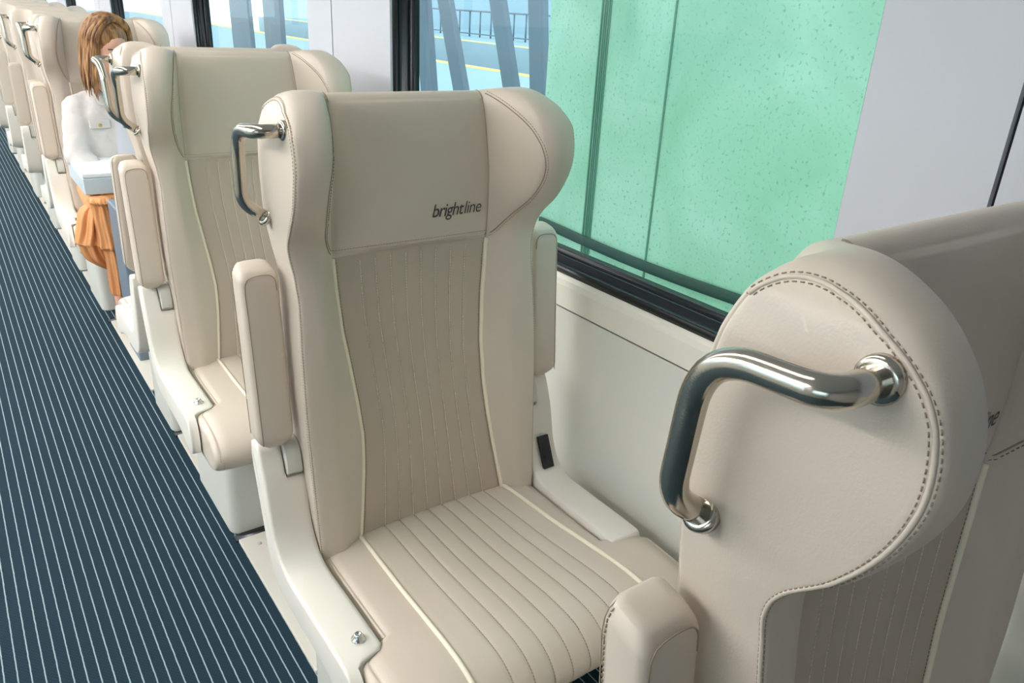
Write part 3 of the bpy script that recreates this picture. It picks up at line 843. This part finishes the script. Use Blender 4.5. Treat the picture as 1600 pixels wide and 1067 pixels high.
# skirt: over the lap, then hanging from the knees in gathered tiers
b = MB(); rings = []
path = [((.665, 4.20, .585), .205, .115), ((.655, 4.05, .590), .205, .105), ((.625, 3.92, .592), .185, .095), ((.595, 3.80, .595), .155, .090), ((.575, 3.73, .588), .125, .085)]
for (cx, cy, cz), rx, rz in path:
    rings.append([Vector((cx+rx*math.cos(a), cy+.012*math.sin(5*a), cz+rz*math.sin(a)*(1+.04*math.sin(7*a+cy*20))))-org for a in [2*PI*i/48 for i in range(48)]])
loft(b, rings)
def drape(cs, tiers, n=120, amp=.007, folds=11, seed=0):
    rings = []
    for k in range(len(cs)):
        cx, cy, z, rx, ry = cs[k]
        t = k/(len(cs)-1); a_ = amp*(.35+.65*abs(math.sin(PI*t*tiers)))
        rr = []
        for i in range(n):
            a = 2*PI*i/n; w_ = 1+a_/max(rx, .02)*(math.sin(folds*a+seed+1.3*t)+.5*math.sin(folds*2.3*a+seed*2+t*3))
            rr.append(Vector((cx+rx*w_*math.cos(a), cy+ry*w_*math.sin(a), z))-org)
        rings.append(rr)
    loft(b, rings)
def lerp_rows(rows_, m=5):
    return catmull(rows_, m)
drape(lerp_rows([(.500, 3.715, .655, .048, .055), (.500, 3.705, .640, .060, .068), (.505, 3.70, .62, .052, .060), (.512, 3.70, .56, .062, .064), (.522, 3.70, .47, .068, .066), (.526, 3.70, .435, .074, .070), (.526, 3.70, .42, .058, .060), (.528, 3.70, .34, .056, .058), (.528, 3.70, .245, .054, .056), (.528, 3.70, .215, .054, .056), (.528, 3.70, .207, .040, .045)]), 3, folds=9)
drape(lerp_rows([(.470, 3.79, .60, .03, .05), (.462, 3.79, .57, .050, .075), (.452, 3.79, .50, .060, .080), (.444, 3.79, .455, .068, .082), (.444, 3.79, .44, .070, .084), (.448, 3.79, .43, .060, .078), (.464, 3.79, .37, .058, .075), (.49, 3.79, .33, .045, .06), (.505, 3.79, .30, .02, .03)]), 2, folds=7, amp=.009, seed=2)
sk = b.build('skirt', M['skirt'], W)
b = MB()
for i in range(40):
    a = 2*PI*i/40; b.tube([Vector((.500+.060*math.cos(a), 3.705+.068*math.sin(a), .640))-org, Vector((.502+.058*math.cos(a+.1), 3.703+.064*math.sin(a+.1), .628))-org], [.004, .001], 5)
b.build('gathering', M['skirt'], sk)
for ax, ay in ((.53, 3.80), (.67, 3.84)):
    b = MB(); cap(b, (ax, ay+.03, .05), (ax-.005, ay-.16, .035), .043, .034); o = b.build('shoe', M['shoe'], W)

# ------------------------------------------------------------------ light, camera
w = bpy.data.worlds.new('sky'); SC.world = w; w.use_nodes = True; nt = w.node_tree
bg = nt.nodes['Background']
tcn = nt.nodes.new('ShaderNodeTexCoord'); sp = nt.nodes.new('ShaderNodeSeparateXYZ'); nt.links.new(tcn.outputs['Generated'], sp.inputs[0])
rp = nt.nodes.new('ShaderNodeValToRGB'); nt.links.new(sp.outputs['Z'], rp.inputs['Fac'])
rp.color_ramp.elements[0].position = .0; rp.color_ramp.elements[0].color = (.90, .95, 1, 1)
rp.color_ramp.elements[1].position = .7; rp.color_ramp.elements[1].color = (.74, .86, 1, 1)
nt.links.new(rp.outputs['Color'], bg.inputs['Color']); bg.inputs['Strength'].default_value = 1.75

cd = bpy.data.cameras.new('camera'); cam = bpy.data.objects.new('camera', cd); COL.objects.link(cam); SC.camera = cam
cd.sensor_fit = 'HORIZONTAL'; cd.sensor_width = 36; cd.lens = 1206.1337/1600*36; cd.clip_start = .02
F = Vector((0.54589622, 0.73826099, -0.39619191)); Rr = Vector((0.81564902, -0.57640077, 0.04978779)); U = Vector((0.19160893, 0.35033251, 0.91681686))
mw = Matrix(((Rr.x, U.x, -F.x, 0), (Rr.y, U.y, -F.y, 0), (Rr.z, U.z, -F.z, 1.49), (0, 0, 0, 1)))
cam.matrix_world = mw
SC.view_settings.view_transform = 'Standard'; SC.view_settings.look = 'None'; SC.view_settings.gamma = 1
SC.view_settings.use_curve_mapping = False
SC.view_settings.exposure = 0.58
